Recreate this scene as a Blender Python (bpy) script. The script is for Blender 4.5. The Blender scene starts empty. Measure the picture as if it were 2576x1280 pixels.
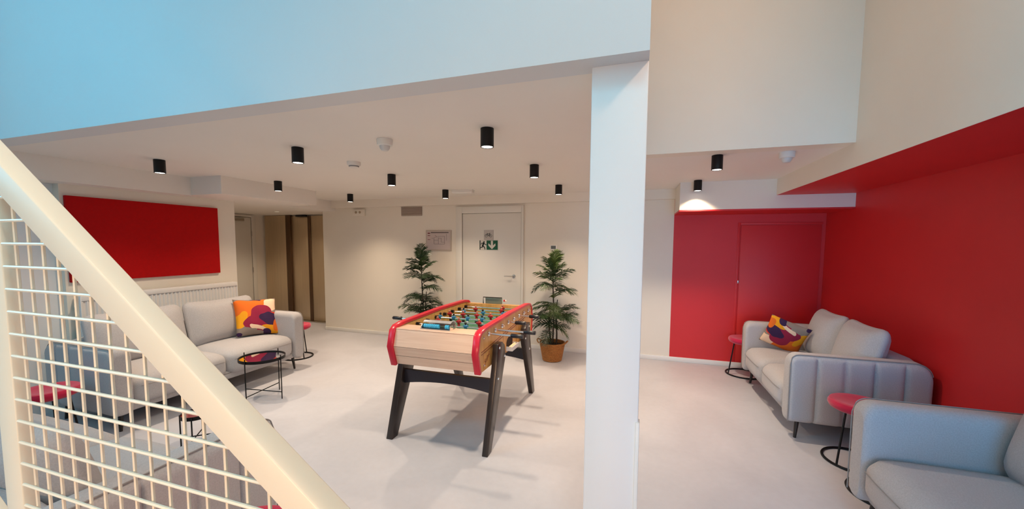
import bpy, bmesh, math, random
from mathutils import Vector, Matrix
R = math.radians
SC = bpy.context.scene
COL = SC.collection
random.seed(7)

# ------------------------------------------------------------------ camera
F_PX, PITCH, ROLL, YAW, PY = 980.735, 0.0731977, 0.00641819, 0.3109396, 685.046
EYE = 1.57
cam_d = bpy.data.cameras.new('camera'); cam = bpy.data.objects.new('camera', cam_d); COL.objects.link(cam)
cam_d.sensor_width = 36.0; cam_d.lens = F_PX / 2576 * 36.0
cam_d.shift_y = (PY - 640) / 2576
cam_d.clip_start = 0.02; cam_d.clip_end = 100
fw = Vector((-math.sin(YAW) * math.cos(PITCH), math.cos(YAW) * math.cos(PITCH), -math.sin(PITCH)))
rt = Vector((math.cos(YAW), math.sin(YAW), 0)); up = rt.cross(fw)
r2 = rt * math.cos(ROLL) + up * math.sin(ROLL); u2 = up * math.cos(ROLL) - rt * math.sin(ROLL)
cam.matrix_world = Matrix(((r2.x, u2.x, -fw.x, 0), (r2.y, u2.y, -fw.y, 0), (r2.z, u2.z, -fw.z, EYE), (0, 0, 0, 1)))
SC.camera = cam

# ------------------------------------------------------------------ light and exposure
VS = SC.view_settings
SC.display_settings.display_device = 'sRGB'
VS.view_transform = 'Standard'; VS.look = 'None'; VS.gamma = 1.0; VS.use_curve_mapping = False
VS.exposure = 0.0
LAMP_W, LAMP_COL = 86.0, (1.0, 0.78, 0.56)   # each black ceiling spotlight
SPOT_DEG, SPOT_BLEND = 122.0, 1.0
STAIRSPOT_W, STAIRSPOT_COL = 150.0, (1.0, 0.72, 0.46)
SKY_W, SKY_COL = 48.0, (0.25, 0.80, 1.0)   # skylight over the stairwell
WIN_W, WIN_COL = 84.0, (0.10, 0.66, 1.0)   # window in the stair-side wall
WARM_FILL_W, WARM_FILL_COL = 13.0, (1.0, 0.60, 0.34)   # added warm fill for pillar and rail, unseen behind the viewer
BLUE_FILL_W, BLUE_FILL_COL = 17.0, (0.06, 0.48, 1.0)   # added blue fill for the right-hand sofa, unseen behind the viewer
RIGHT_FILL_W, RIGHT_FILL_COL = 34.0, (1.0, 0.55, 0.32)   # added warm fill for the right bulkhead, unseen
world = bpy.data.worlds.new('world'); SC.world = world; world.use_nodes = True
bg = world.node_tree.nodes['Background']; bg.inputs[0].default_value = (0.45, 0.7, 1.0, 1); bg.inputs[1].default_value = 0.05
def area(name, loc, rot, sx, sy, w, col):
    d = bpy.data.lights.new(name, 'AREA'); d.shape = 'RECTANGLE'; d.size = sx; d.size_y = sy; d.energy = w; d.color = col
    o = bpy.data.objects.new(name, d); COL.objects.link(o); o.location = loc; o.rotation_euler = rot
    return o
# daylight enters through the skylight and the window of the stairwell, both out of the picture
area('skylight_daylight', (0.35, -0.9, 4.86), (0, 0, 0), 1.2, 1.2, SKY_W, SKY_COL)
area('blue_fill_light', (1.2, -1.16, 1.1), (R(84), 0, R(-8)), 1.3, 1.9, BLUE_FILL_W, BLUE_FILL_COL).data.spread = R(75)  # added blue fill aimed at the right-hand sofa, no doorway known there
area('window_daylight', (-5.30, -1.0, 3.2), (R(90), 0, R(-90)), 2.3, 1.9, WIN_W, WIN_COL)

# ------------------------------------------------------------------ materials
MATS = {}
def mat(name, col, rough=0.5, metal=0.0, var=0.0, vscale=6.0, bump=0.0, bscale=60.0, spec=0.5, sheen=0.0, stretch=None, emit=None, coat=0.0):
    if name in MATS: return MATS[name]
    m = bpy.data.materials.new(name); m.use_nodes = True; nt = m.node_tree; b = nt.nodes['Principled BSDF']
    b.inputs['Roughness'].default_value = rough; b.inputs['Metallic'].default_value = metal
    b.inputs['Base Color'].default_value = (*col, 1)
    b.inputs['Specular IOR Level'].default_value = spec
    if sheen: b.inputs['Sheen Weight'].default_value = sheen
    if coat: b.inputs['Coat Weight'].default_value = coat
    tc = nt.nodes.new('ShaderNodeTexCoord'); mp = nt.nodes.new('ShaderNodeMapping')
    nt.links.new(tc.outputs['Object'], mp.inputs[0])
    if stretch: mp.inputs['Scale'].default_value = stretch
    if var:
        n = nt.nodes.new('ShaderNodeTexNoise'); n.inputs['Scale'].default_value = vscale; n.inputs['Detail'].default_value = 5
        nt.links.new(mp.outputs[0], n.inputs['Vector'])
        r = nt.nodes.new('ShaderNodeValToRGB')
        r.color_ramp.elements[0].position = 0.3; r.color_ramp.elements[1].position = 0.7
        r.color_ramp.elements[0].color = (*[c * (1 - var) for c in col], 1)
        r.color_ramp.elements[1].color = (*[min(1, c * (1 + var)) for c in col], 1)
        nt.links.new(n.outputs['Fac'], r.inputs[0]); nt.links.new(r.outputs[0], b.inputs['Base Color'])
    if bump:
        n = nt.nodes.new('ShaderNodeTexNoise'); n.inputs['Scale'].default_value = bscale; n.inputs['Detail'].default_value = 3
        nt.links.new(mp.outputs[0], n.inputs['Vector'])
        bp = nt.nodes.new('ShaderNodeBump'); bp.inputs['Strength'].default_value = bump; bp.inputs['Distance'].default_value = 0.01
        nt.links.new(n.outputs['Fac'], bp.inputs['Height']); nt.links.new(bp.outputs[0], b.inputs['Normal'])
    if emit:
        b.inputs['Emission Color'].default_value = (*emit[0], 1); b.inputs['Emission Strength'].default_value = emit[1]
    MATS[name] = m
    return m
CREAM = mat('cream wall paint', (0.86, 0.80, 0.70), 0.55, var=0.015, vscale=2, bump=0.02, bscale=180)
WHITE = mat('white wall paint', (0.87, 0.865, 0.86), 0.5, var=0.01, vscale=2, bump=0.02, bscale=180)
CEIL = mat('ceiling paint', (0.88, 0.83, 0.77), 0.6, var=0.01, vscale=2)
REDP = mat('red wall paint', (0.66, 0.021, 0.023), 0.5, var=0.03, vscale=2, bump=0.02, bscale=180)
REDF = mat('red felt panel', (0.50, 0.003, 0.004), 0.85, var=0.05, vscale=40, bump=0.1, bscale=300, spec=0.2)
BULKM = mat('dimmed white bulkhead paint', (0.74, 0.745, 0.75), 0.5, var=0.01, vscale=2, bump=0.02, bscale=180)  # white paint darkened to stand in for weaker light on the bulkhead
TRIM = mat('white gloss trim', (0.84, 0.82, 0.78), 0.35)
DOORW = mat('white door paint', (0.80, 0.77, 0.70), 0.35)
BLACK = mat('black metal', (0.003, 0.0025, 0.0035), 0.45, spec=0.3)
GRIPB = mat('black rubber grip', (0.01, 0.008, 0.012), 0.3)
STEEL = mat('brushed steel', (0.55, 0.53, 0.50), 0.28, 1.0, var=0.05, vscale=40)
CHROME = mat('polished rod steel', (0.85, 0.84, 0.83), 0.12, 1.0)
CREAMM = mat('cream powder coat', (0.92, 0.80, 0.63), 0.38)
FABRIC = mat('light grey upholstery', (0.475, 0.458, 0.470), 0.9, var=0.10, vscale=160, bump=0.25, bscale=420, spec=0.2, sheen=0.15)
PIPE = mat('grey piping', (0.30, 0.275, 0.265), 0.9, spec=0.2)
DARKLEG = mat('dark stained leg', (0.018, 0.012, 0.010), 0.4)
VELVET = mat('crimson velvet', (0.52, 0.006, 0.055), 0.75, var=0.08, vscale=30, spec=0.25, sheen=0.4)
PLASTIC = mat('white plastic', (0.80, 0.78, 0.74), 0.4)
GREYPL = mat('grey plastic', (0.25, 0.25, 0.25), 0.5)

def floor_mat():
    m = bpy.data.materials.new('polished concrete'); m.use_nodes = True; nt = m.node_tree; b = nt.nodes['Principled BSDF']
    tc = nt.nodes.new('ShaderNodeTexCoord')
    n1 = nt.nodes.new('ShaderNodeTexNoise'); n1.inputs['Scale'].default_value = 1.3; n1.inputs['Detail'].default_value = 6; n1.inputs['Distortion'].default_value = 0.6
    n2 = nt.nodes.new('ShaderNodeTexNoise'); n2.inputs['Scale'].default_value = 22; n2.inputs['Detail'].default_value = 8
    mx = nt.nodes.new('ShaderNodeMath'); mx.operation = 'MULTIPLY_ADD'; mx.inputs[1].default_value = 0.25
    for n in (n1, n2): nt.links.new(tc.outputs['Object'], n.inputs['Vector'])
    nt.links.new(n2.outputs['Fac'], mx.inputs[0]); nt.links.new(n1.outputs['Fac'], mx.inputs[2])
    r = nt.nodes.new('ShaderNodeValToRGB'); r.color_ramp.elements[0].position = 0.42; r.color_ramp.elements[1].position = 0.85
    r.color_ramp.elements[0].color = (0.475, 0.475, 0.52, 1); r.color_ramp.elements[1].color = (0.57, 0.57, 0.62, 1)
    nt.links.new(mx.outputs[0], r.inputs[0]); nt.links.new(r.outputs[0], b.inputs['Base Color'])
    b.inputs['Roughness'].default_value = 0.42; b.inputs['Specular IOR Level'].default_value = 0.35
    return m
FLOORM = floor_mat()

def wood_mat(name, c1, c2, axis='Y', rough=0.35):
    m = bpy.data.materials.new(name); m.use_nodes = True; nt = m.node_tree; b = nt.nodes['Principled BSDF']
    tc = nt.nodes.new('ShaderNodeTexCoord'); mp = nt.nodes.new('ShaderNodeMapping')
    mp.inputs['Scale'].default_value = {'X': (1.2, 14, 30), 'Y': (14, 1.2, 30), 'Z': (14, 14, 1.5)}[axis]
    n = nt.nodes.new('ShaderNodeTexNoise'); n.inputs['Scale'].default_value = 2; n.inputs['Detail'].default_value = 4; n.inputs['Distortion'].default_value = 0.5
    r = nt.nodes.new('ShaderNodeValToRGB'); r.color_ramp.elements[0].position = 0.35; r.color_ramp.elements[1].position = 0.68
    r.color_ramp.elements[0].color = (*c1, 1); r.color_ramp.elements[1].color = (*c2, 1)
    nt.links.new(tc.outputs['Object'], mp.inputs[0]); nt.links.new(mp.outputs[0], n.inputs['Vector'])
    nt.links.new(n.outputs['Fac'], r.inputs[0]); nt.links.new(r.outputs[0], b.inputs['Base Color'])
    b.inputs['Roughness'].default_value = rough
    return m
OAK = wood_mat('honey varnished wood', (0.66, 0.32, 0.08), (0.78, 0.43, 0.15), 'Z')
MAPLE = wood_mat('pale maple laminate', (0.74, 0.47, 0.33), (0.82, 0.56, 0.41), 'X')

def cushion_mat(name, seed):
    """abstract print of overlapping coloured blobs, laid out on the cushion's own face"""
    rnd = random.Random(seed)
    m = bpy.data.materials.new(name); m.use_nodes = True; nt = m.node_tree; b = nt.nodes['Principled BSDF']
    b.inputs['Roughness'].default_value = 0.85; b.inputs['Specular IOR Level'].default_value = 0.2
    tc = nt.nodes.new('ShaderNodeTexCoord')
    nz = nt.nodes.new('ShaderNodeTexNoise'); nz.inputs['Scale'].default_value = 5; nz.inputs['Detail'].default_value = 1
    nt.links.new(tc.outputs['Object'], nz.inputs['Vector'])
    sub = nt.nodes.new('ShaderNodeVectorMath'); sub.operation = 'SUBTRACT'; sub.inputs[1].default_value = (0.5, 0.5, 0.5)
    nt.links.new(nz.outputs['Color'], sub.inputs[0])
    sc = nt.nodes.new('ShaderNodeVectorMath'); sc.operation = 'MULTIPLY_ADD'; sc.inputs[1].default_value = (0.16, 0.0, 0.16)
    nt.links.new(sub.outputs[0], sc.inputs[0]); nt.links.new(tc.outputs['Object'], sc.inputs[2])
    GRY, ORG, YEL, PLM, NAV, CRM, PNK = (0.27, 0.22, 0.19), (0.78, 0.16, 0.02), (0.85, 0.36, 0.015), (0.30, 0.02, 0.06), (0.045, 0.02, 0.07), (0.85, 0.62, 0.45), (0.62, 0.05, 0.02)
    blobs = [  # colour, centre (x, z), radii (x, z), tilt ; in units of half the cushion
        (ORG, (-0.70, 0.35), (0.75, 0.60), 0.2), (YEL, (-0.85, -0.15), (0.35, 0.32), 0.0), (ORG, (0.35, 0.75), (0.60, 0.40), 0.5),
        (CRM, (0.70, 0.60), (0.50, 0.34), 0.9), (NAV, (0.05, 0.95), (0.30, 0.16), 0.0), (PLM, (0.20, 0.10), (0.55, 0.50), 0.3),
        (PLM, (-0.10, -0.45), (0.65, 0.30), -0.5), (PNK, (0.85, -0.15), (0.30, 0.30), 0.0), (NAV, (0.62, -0.20), (0.48, 0.30), -0.1),
        (YEL, (0.62, -0.72), (0.62, 0.22), -0.25), (ORG, (0.95, -0.55), (0.25, 0.30), 0.3), (CRM, (-0.02, -0.62), (0.42, 0.10), -0.6),
        (NAV, (0.35, -0.86), (0.28, 0.16), -0.3), (GRY, (-0.62, -0.78), (0.48, 0.32), 0.2), (NAV, (-0.92, -0.92), (0.16, 0.16), 0.0)]
    prev = None
    for c, ce, ra, ti in blobs:
        mp = nt.nodes.new('ShaderNodeMapping'); mp.vector_type = 'TEXTURE'
        mp.inputs['Location'].default_value = (ce[0] * 0.225, 0, ce[1] * 0.225); mp.inputs['Rotation'].default_value = (0, -ti, 0)
        mp.inputs['Scale'].default_value = (ra[0] * 0.225, 50, ra[1] * 0.225)
        nt.links.new(sc.outputs[0], mp.inputs[0])
        ln = nt.nodes.new('ShaderNodeVectorMath'); ln.operation = 'LENGTH'; nt.links.new(mp.outputs[0], ln.inputs[0])
        lt = nt.nodes.new('ShaderNodeMath'); lt.operation = 'LESS_THAN'; lt.inputs[1].default_value = 1.0
        nt.links.new(ln.outputs['Value'], lt.inputs[0])
        mx = nt.nodes.new('ShaderNodeMixRGB'); mx.inputs[2].default_value = (*c, 1)
        nt.links.new(lt.outputs[0], mx.inputs[0])
        if prev is None: mx.inputs[1].default_value = (*GRY, 1)
        else: nt.links.new(prev.outputs[0], mx.inputs[1])
        prev = mx
    nt.links.new(prev.outputs[0], b.inputs['Base Color'])
    return m

# ------------------------------------------------------------------ mesh helpers
class MB:
    def __init__(s, off=(0, 0, 0)): s.v = []; s.f = []; s.o = off
    def add(s, vs, fs):
        n = len(s.v); s.v += [(v[0] - s.o[0], v[1] - s.o[1], v[2] - s.o[2]) for v in vs]; s.f += [tuple(i + n for i in f) for f in fs]; return s
    def box(s, x0, x1, y0, y1, z0, z1):
        return s.add([(x0, y0, z0), (x1, y0, z0), (x1, y1, z0), (x0, y1, z0), (x0, y0, z1), (x1, y0, z1), (x1, y1, z1), (x0, y1, z1)],
                     [(0, 3, 2, 1), (4, 5, 6, 7), (0, 1, 5, 4), (1, 2, 6, 5), (2, 3, 7, 6), (3, 0, 4, 7)])
    def prism(s, pts, a, b, axis):
        """polygon pts swept from a to b along axis; pts are the two other coordinates in order"""
        n = len(pts)
        def P(p, t): return {'X': (t, p[0], p[1]), 'Y': (p[0], t, p[1]), 'Z': (p[0], p[1], t)}[axis]
        vs = [P(p, a) for p in pts] + [P(p, b) for p in pts]
        fs = [tuple(range(n))[::-1], tuple(range(n, 2 * n))] + [(i, (i + 1) % n, n + (i + 1) % n, n + i) for i in range(n)]
        return s.add(vs, fs)
    def loft(s, loops, cap=True, closed=False):
        n = len(loops[0]); vs = [p for l in loops for p in l]; fs = []
        m = len(loops)
        for j in range(m if closed else m - 1):
            k = (j + 1) % m
            for i in range(n): fs.append((j * n + i, j * n + (i + 1) % n, k * n + (i + 1) % n, k * n + i))
        if cap and not closed: fs += [tuple(range(n))[::-1], tuple(range((m - 1) * n, m * n))]
        return s.add(vs, fs)
    def tube(s, pts, r, n=8, closed=False):
        pts = [Vector(p) for p in pts]; loops = []; m = len(pts)
        rr = r if isinstance(r, (list, tuple)) else [r] * m
        prev = None
        for i, p in enumerate(pts):
            if closed: t = (pts[(i + 1) % m] - pts[i - 1]).normalized()
            else: t = (pts[min(i + 1, m - 1)] - pts[max(i - 1, 0)]).normalized()
            if prev is None:
                a = Vector((0, 0, 1)) if abs(t.z) < 0.9 else Vector((1, 0, 0))
                u = t.cross(a).normalized()
            else: u = (prev - t * prev.dot(t)).normalized()
            prev = u; w = t.cross(u)
            loops.append([p + (u * math.cos(2 * math.pi * k / n) + w * math.sin(2 * math.pi * k / n)) * rr[i] for k in range(n)])
        return s.loft(loops, True, closed)
    def lathe(s, prof, c=(0, 0, 0), n=24, axis='Z', cap=True):
        loops = []
        for r, h in prof:
            l = []
            for k in range(n):
                a = 2 * math.pi * k / n; x, y = r * math.cos(a), r * math.sin(a)
                l.append({'Z': (c[0] + x, c[1] + y, c[2] + h), 'Y': (c[0] + x, c[1] + h, c[2] - y), 'X': (c[0] + h, c[1] + x, c[2] + y)}[axis])
            loops.append(l)
        return s.loft(loops, cap)
    def build(s, name, m, parent=None, smooth=False, bevel=0.0, seg=2, loc=None):
        me = bpy.data.meshes.new(name); me.from_pydata(s.v, [], s.f)
        bm = bmesh.new(); bm.from_mesh(me)
        bmesh.ops.recalc_face_normals(bm, faces=bm.faces)
        if bevel:
            es = [e for e in bm.edges if len(e.link_faces) == 2 and e.calc_face_angle(0) > 0.5]
            bmesh.ops.bevel(bm, geom=es, offset=bevel, segments=seg, profile=0.5, affect='EDGES', clamp_overlap=True)
        bm.to_mesh(me); bm.free()
        if smooth or bevel:
            for p in me.polygons: p.use_smooth = True
            try: me.set_sharp_from_angle(angle=R(40 if not bevel else 50))
            except Exception: pass
        me.materials.append(m)
        o = bpy.data.objects.new(name, me); COL.objects.link(o)
        if parent is not None: o.parent = parent
        if loc: o.location = loc
        return o
def empty(name, loc=(0, 0, 0), rz=0.0):
    o = bpy.data.objects.new(name, None); COL.objects.link(o); o.location = loc; o.rotation_euler = (0, 0, rz); o.empty_display_size = 0.1
    return o
def tag(o, label, cat, group=None):
    o['label'] = label; o['category'] = cat
    if group: o['group'] = group
    return o
def struct(o, label=None):
    o['kind'] = 'structure'
    if label: o['label'] = label
    return o
def sbox(name, m, x0, x1, y0, y1, z0, z1, label=None, bevel=0.0, parent=None):
    o = MB().box(x0, x1, y0, y1, z0, z1).build(name, m, parent, bevel=bevel)
    return struct(o, label) if parent is None else o
def copy_tree(o, parent=None):
    c = o.copy(); COL.objects.link(c); c.parent = parent
    for ch in list(o.children): copy_tree(ch, c)
    return c
def soft(sx, sy, sz, r, cuts=10, fn=None):
    """rounded box centred on the origin; returns verts and faces"""
    bm = bmesh.new(); bmesh.ops.create_cube(bm, size=2.0)
    bmesh.ops.subdivide_edges(bm, edges=bm.edges[:], cuts=cuts, use_grid_fill=True)
    hx, hy, hz = sx / 2, sy / 2, sz / 2
    vs = []
    for v in bm.verts:
        def cl(t, h):
            k = max(h - r, 0); a = abs(t); q = min(1.0, a)
            return math.copysign(q * h, t)
        p = Vector((cl(v.co.x, hx), cl(v.co.y, hy), cl(v.co.z, hz)))
        c = Vector((max(-hx + r, min(hx - r, p.x)), max(-hy + r, min(hy - r, p.y)), max(-hz + r, min(hz - r, p.z))))
        d = p - c
        if d.length > 1e-9: p = c + d.normalized() * min(r, max(abs(d.x), abs(d.y), abs(d.z)))
        if fn: p = Vector(fn(p, v.co))
        vs.append(p)
    fs = [tuple(v.index for v in f.verts) for f in bm.faces]
    bm.free()
    return vs, fs

# ------------------------------------------------------------------ the room
H = 2.29
YB, XR, XL = 5.60, 2.13, -5.0
sbox('floor', FLOORM, -7.6, XR + .15, -2.75, 6.35, -0.12, 0.0, 'polished pale grey concrete floor')
sbox('wall_back', CREAM, -5.33, 0.448, YB, YB + .12, 0, H, 'cream back wall with the white door')
REDBACK = sbox('wall_alcove', REDP, 0.448, XR + .15, YB, YB + .12, 0, H, 'red painted wall of the right alcove')
sbox('wall_right', REDP, XR, XR + .15, -2.6, YB, 0, 4.7, 'red painted right-hand wall')
sbox('wall_left', CREAM, XL - .15, XL, 2.14, 3.755, 0, H, 'cream left wall behind the radiator')
q = MB().box(-5.25, -5.09, -2.6, -2.2, 0, 4.7).box(-5.25, -5.09, .2, 2.14, 0, 4.7).box(-5.25, -5.09, -2.2, .2, 0, 2.2).box(-5.25, -5.09, -2.2, .2, 4.2, 4.7)
struct(q.build('wall_stair_side', WHITE), 'white wall by the stairs, beyond the mesh')
sbox('wall_corridor', CREAM, -7.5, XL - .15, 3.63, 3.755, 0, H)
sbox('wall_corridor_end', CREAM, -7.52, -7.37, 3.755, 6.2, 0, H, 'cream wall of the lift lobby')
sbox('wall_lift', CREAM, -7.5, -5.1, 6.16, 6.3, 0, H)
sbox('wall_lobby_return', CREAM, -5.33, -5.2, YB + .12, 6.16, 0, H)
# ceiling: a slab with the stairwell cut out of it, its near edges read as bulkheads
sbox('ceiling', CEIL, -5.15, 0.022, 1.60, YB, H, 2.36, 'plain plastered ceiling carrying the black spotlights')
sbox('ceiling_alcove', CEIL, 0.022, 1.42, 3.37, YB, H, 2.36, 'ceiling strip right of the pillar')
sbox('wall_bulkhead_left', BULKM, -5.15, 0.022, 1.58, 1.72, H - .002, 4.7, 'blue-lit white bulkhead over the stairwell')
sbox('wall_bulkhead_side', WHITE, -.12, 0.022, 1.72, 3.5, 2.36, 4.7)
sbox('wall_bulkhead_right', CREAM, 0.022, 1.42, 3.36, 3.5, H - .002, 4.7, 'cream bulkhead right of the pillar')
sbox('wall_upper_right', CREAM, 1.42, 1.52, -2.6, 4.96, 2.117, 4.7, 'cream face above the red soffit')
sbox('ceiling_red', REDP, 1.4215, XR, -2.6, 4.96, 2.1165, 2.20, 'red painted dropped soffit along the right wall')
bm_ = MB().box(0.45, XR, 4.96, YB, 1.975, H).build('wall_beam', CREAM); struct(bm_, 'cream beam across the red alcove')
MB().box(0.448, XR, 4.962, YB, 1.958, 1.977).build('beam_underside', REDP, bm_)
q = MB().box(-5.25, -.3, -2.75, 3.5, 4.7, 4.8).box(1.0, 2.2, -2.75, 3.5, 4.7, 4.8).box(-.3, 1.0, -2.75, -1.55, 4.7, 4.8).box(-.3, 1.0, -.25, 3.5, 4.7, 4.8)
struct(q.build('ceiling_stairwell', WHITE))
sbox('wall_front', WHITE, -5.25, .3, -2.75, -2.6, 0, 4.7)
q = MB().box(.3, .5, -1.15, -1.0, 0, 4.7).box(1.9, 2.13, -1.15, -1.0, 0, 4.7).box(.5, 1.9, -1.15, -1.0, 2.15, 4.7).box(.3, .45, -2.6, -1.15, 0, 4.7)
struct(q.build('wall_fill_partition', WHITE))  # added partition holding the opening of the blue fill light, unseen
q = MB().box(.5, .56, -1.12, -1.05, 0, 2.15).box(1.84, 1.9, -1.12, -1.05, 0, 2.15).box(.56, 1.84, -1.12, -1.05, 2.08, 2.15).box(1.17, 1.23, -1.12, -1.05, 0, 2.08)
struct(q.build('door_fill_frame', TRIM))  # added frame around the blue fill light, unseen
wf = MB()
for y in (-2.2, -1.0, .2): wf.box(-5.22, -5.14, y - .03, y + .03, 2.2, 4.2)
wf.box(-5.22, -5.14, -2.2, .2, 2.2, 2.25).box(-5.22, -5.14, -2.2, .2, 4.15, 4.2)
struct(wf.build('window_1', TRIM))
wf = MB().box(-.33, -.27, -1.58, -.22, 4.66, 4.82).box(.97, 1.03, -1.58, -.22, 4.66, 4.82).box(-.27, .97, -1.58, -1.52, 4.66, 4.82).box(-.27, .97, -.28, -.22, 4.66, 4.82)
struct(wf.build('window_2', TRIM))
# casings, coves and skirting
sbox('trim_1', CEIL, -5.1, -4.80, 1.72, 3.12, 2.088, H, 'boxed cove along the top of the left wall')
sbox('trim_2', CEIL, -7.37, -4.33, 3.12, 4.44, 2.095, H, 'boxed-in duct above the lift lobby')
sbox('trim_3', CEIL, -7.37, -5.05, 4.44, 6.16, 2.115, H, 'lower ceiling of the lift lobby')
sbox('trim_4', CREAM, -5.05, 0.45, 5.50, YB, 2.165, H, 'slim cove along the top of the back wall')
sbox('baseboard_back', TRIM, -5.33, -2.74, YB - .014, YB, 0, .062, 'white skirting left of the white door', .003)
sbox('baseboard_back_right', TRIM, -1.60, XR, YB - .014, YB, 0, .062, 'white skirting right of the white door', .003)
sbox('baseboard_left', TRIM, XL, XL + .014, 2.14, 3.755, 0, .062, None, .003)
sbox('baseboard_right', TRIM, XR - .014, XR, -2.6, YB - .014, 0, .062, None, .003)
# pillar at the corner of the stairwell
pil = MB().box(-0.198, 0.022, 1.665, 1.95, 0, H).build('wall_pillar', WHITE, bevel=.004); struct(pil, 'white square pillar under the bulkhead')
MB().box(0.012, 0.028, 1.655, 1.70, 0, .83).build('corner_guard', TRIM, pil, bevel=.002)

# main white door in the back wall
d1 = empty('door_1', (-2.13, YB, 0)); struct(d1, 'white door with exit sign in the back wall')
o1 = (-2.13, YB, 0)
MB(o1).box(-2.72, -2.615, 5.572, YB, 0, 2.14).build('casing', DOORW, d1, bevel=.004)
MB(o1).box(-1.652, -1.615, 5.572, YB, 0, 2.14).build('casing', DOORW, d1, bevel=.004)
MB(o1).box(-2.615, -1.652, 5.572, YB, 2.035, 2.14).build('casing', DOORW, d1, bevel=.004)
MB(o1).box(-2.607, -1.656, 5.582, 5.598, 0.006, 2.028).build('door_leaf', DOORW, d1, bevel=.003)
MB(o1).box(-2.615, -2.607, 5.590, 5.599, 0.0, 2.035).build('shadow_gap', mat('dark gap', (0.10, 0.08, 0.07), .8), d1)
hd = MB(o1).lathe([(.0, 0), (.026, 0), (.026, .012), (.0, .012)], (-1.765, 5.570, 1.083), 20, 'Y').tube([(-1.765, 5.572, 1.083), (-1.765, 5.535, 1.083), (-1.78, 5.525, 1.083), (-1.90, 5.525, 1.084)], .009, 10).build('handle', STEEL, d1, True)

def flat(mb, pts, y, t=.002): return mb.prism(pts, y, y + t, 'Y')
def seg(mb, a, b, w, y, t=.002):
    a = Vector((a[0], a[1])); b = Vector((b[0], b[1])); d = (b - a).normalized(); n = Vector((-d.y, d.x)) * w / 2; d = d * w * .3
    return flat(mb, [tuple(a - d - n), tuple(b + d - n), tuple(b + d + n), tuple(a - d + n)], y, t)
def disc(mb, c, r, y, t=.002, n=16): return flat(mb, [(c[0] + r * math.cos(2 * math.pi * k / n), c[1] + r * math.sin(2 * math.pi * k / n)) for k in range(n)], y, t)
SGREEN = mat('sign green', (0.0, 0.085, 0.03), .45); SPALE = mat('sign pale', (0.68, 0.65, 0.58), .5); SDARK = mat('sign dark ink', (0.012, 0.02, 0.014), .5)
SGREY = mat('sign grey', (0.52, 0.48, 0.44), .5)
# exit sign
ex = empty('exit_sign', (-2.17, 5.58, 1.474)); tag(ex, 'green exit sign with running figure and down arrow on the white door', 'sign')
oe = (-2.17, 5.58, 1.474); xs, zs, yy = -2.32, 1.474, 5.5755
flat(MB(oe), [(xs, zs), (xs + .30, zs), (xs + .30, zs + .149), (xs, zs + .149)], yy, .0065).build('board', SPALE, ex)
q = MB(oe); flat(q, [(xs + .117, zs + .004), (xs + .297, zs + .004), (xs + .297, zs + .145), (xs + .117, zs + .145)], yy - .002); q.build('green_field', SGREEN, ex)
q = MB(oe); cx = xs + .205
flat(q, [(cx - .017, zs + .140), (cx + .017, zs + .140), (cx + .017, zs + .067), (cx + .055, zs + .102), (cx + .058, zs + .068), (cx, zs + .012), (cx - .058, zs + .068), (cx - .055, zs + .102), (cx - .017, zs + .067)], yy - .004); q.build('arrow', SPALE, ex)
q = MB(oe); flat(q, [(xs + .002, zs + .004), (xs + .016, zs + .004), (xs + .016, zs + .145), (xs + .002, zs + .145)], yy - .002)
disc(q, (xs + .075, zs + .122), .0115, yy - .002)
for a, b, w in (((.070, .105), (.052, .062), .026), ((.070, .102), (.112, .076), .011), ((.064, .104), (.036, .104), .010), ((.036, .104), (.026, .083), .009),
                ((.052, .062), (.044, .040), .015), ((.044, .040), (.016, .037), .012), ((.057, .062), (.082, .040), .015), ((.082, .040), (.090, .010), .012)):
    seg(q, (xs + a[0], zs + a[1]), (xs + b[0], zs + b[1]), w, yy - .002)
q.build('running_figure', SDARK, ex)
# bicycle sign
bs = empty('bicycle_sign', (-2.17, 5.58, 1.626)); tag(bs, 'small grey bicycle sign above the exit sign', 'sign'); ob = (-2.17, 5.58, 1.626)
flat(MB(ob), [(-2.248, 1.626), (-2.092, 1.626), (-2.092, 1.777), (-2.248, 1.777)], 5.5765, .0055).build('board', SGREY, bs)
q = MB(ob)
for cx in (-2.208, -2.138):
    ring = [(cx + .021 * math.cos(2 * math.pi * k / 18), 5.5755, 1.690 + .021 * math.sin(2 * math.pi * k / 18)) for k in range(18)]; q.tube(ring, .0022, 5, True)
for a, b in (((-2.208, 1.690), (-2.194, 1.722)), ((-2.194, 1.722), (-2.172, 1.688)), ((-2.194, 1.722), (-2.154, 1.720)), ((-2.172, 1.688), (-2.150, 1.728)), ((-2.138, 1.690), (-2.172, 1.688)), ((-2.138, 1.690), (-2.154, 1.718)), ((-2.194, 1.722), (-2.193, 1.731)), ((-2.157, 1.730), (-2.143, 1.730))):
    seg(q, a, b, .005, 5.5745)
q.build('bicycle', SDARK, bs)
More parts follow.
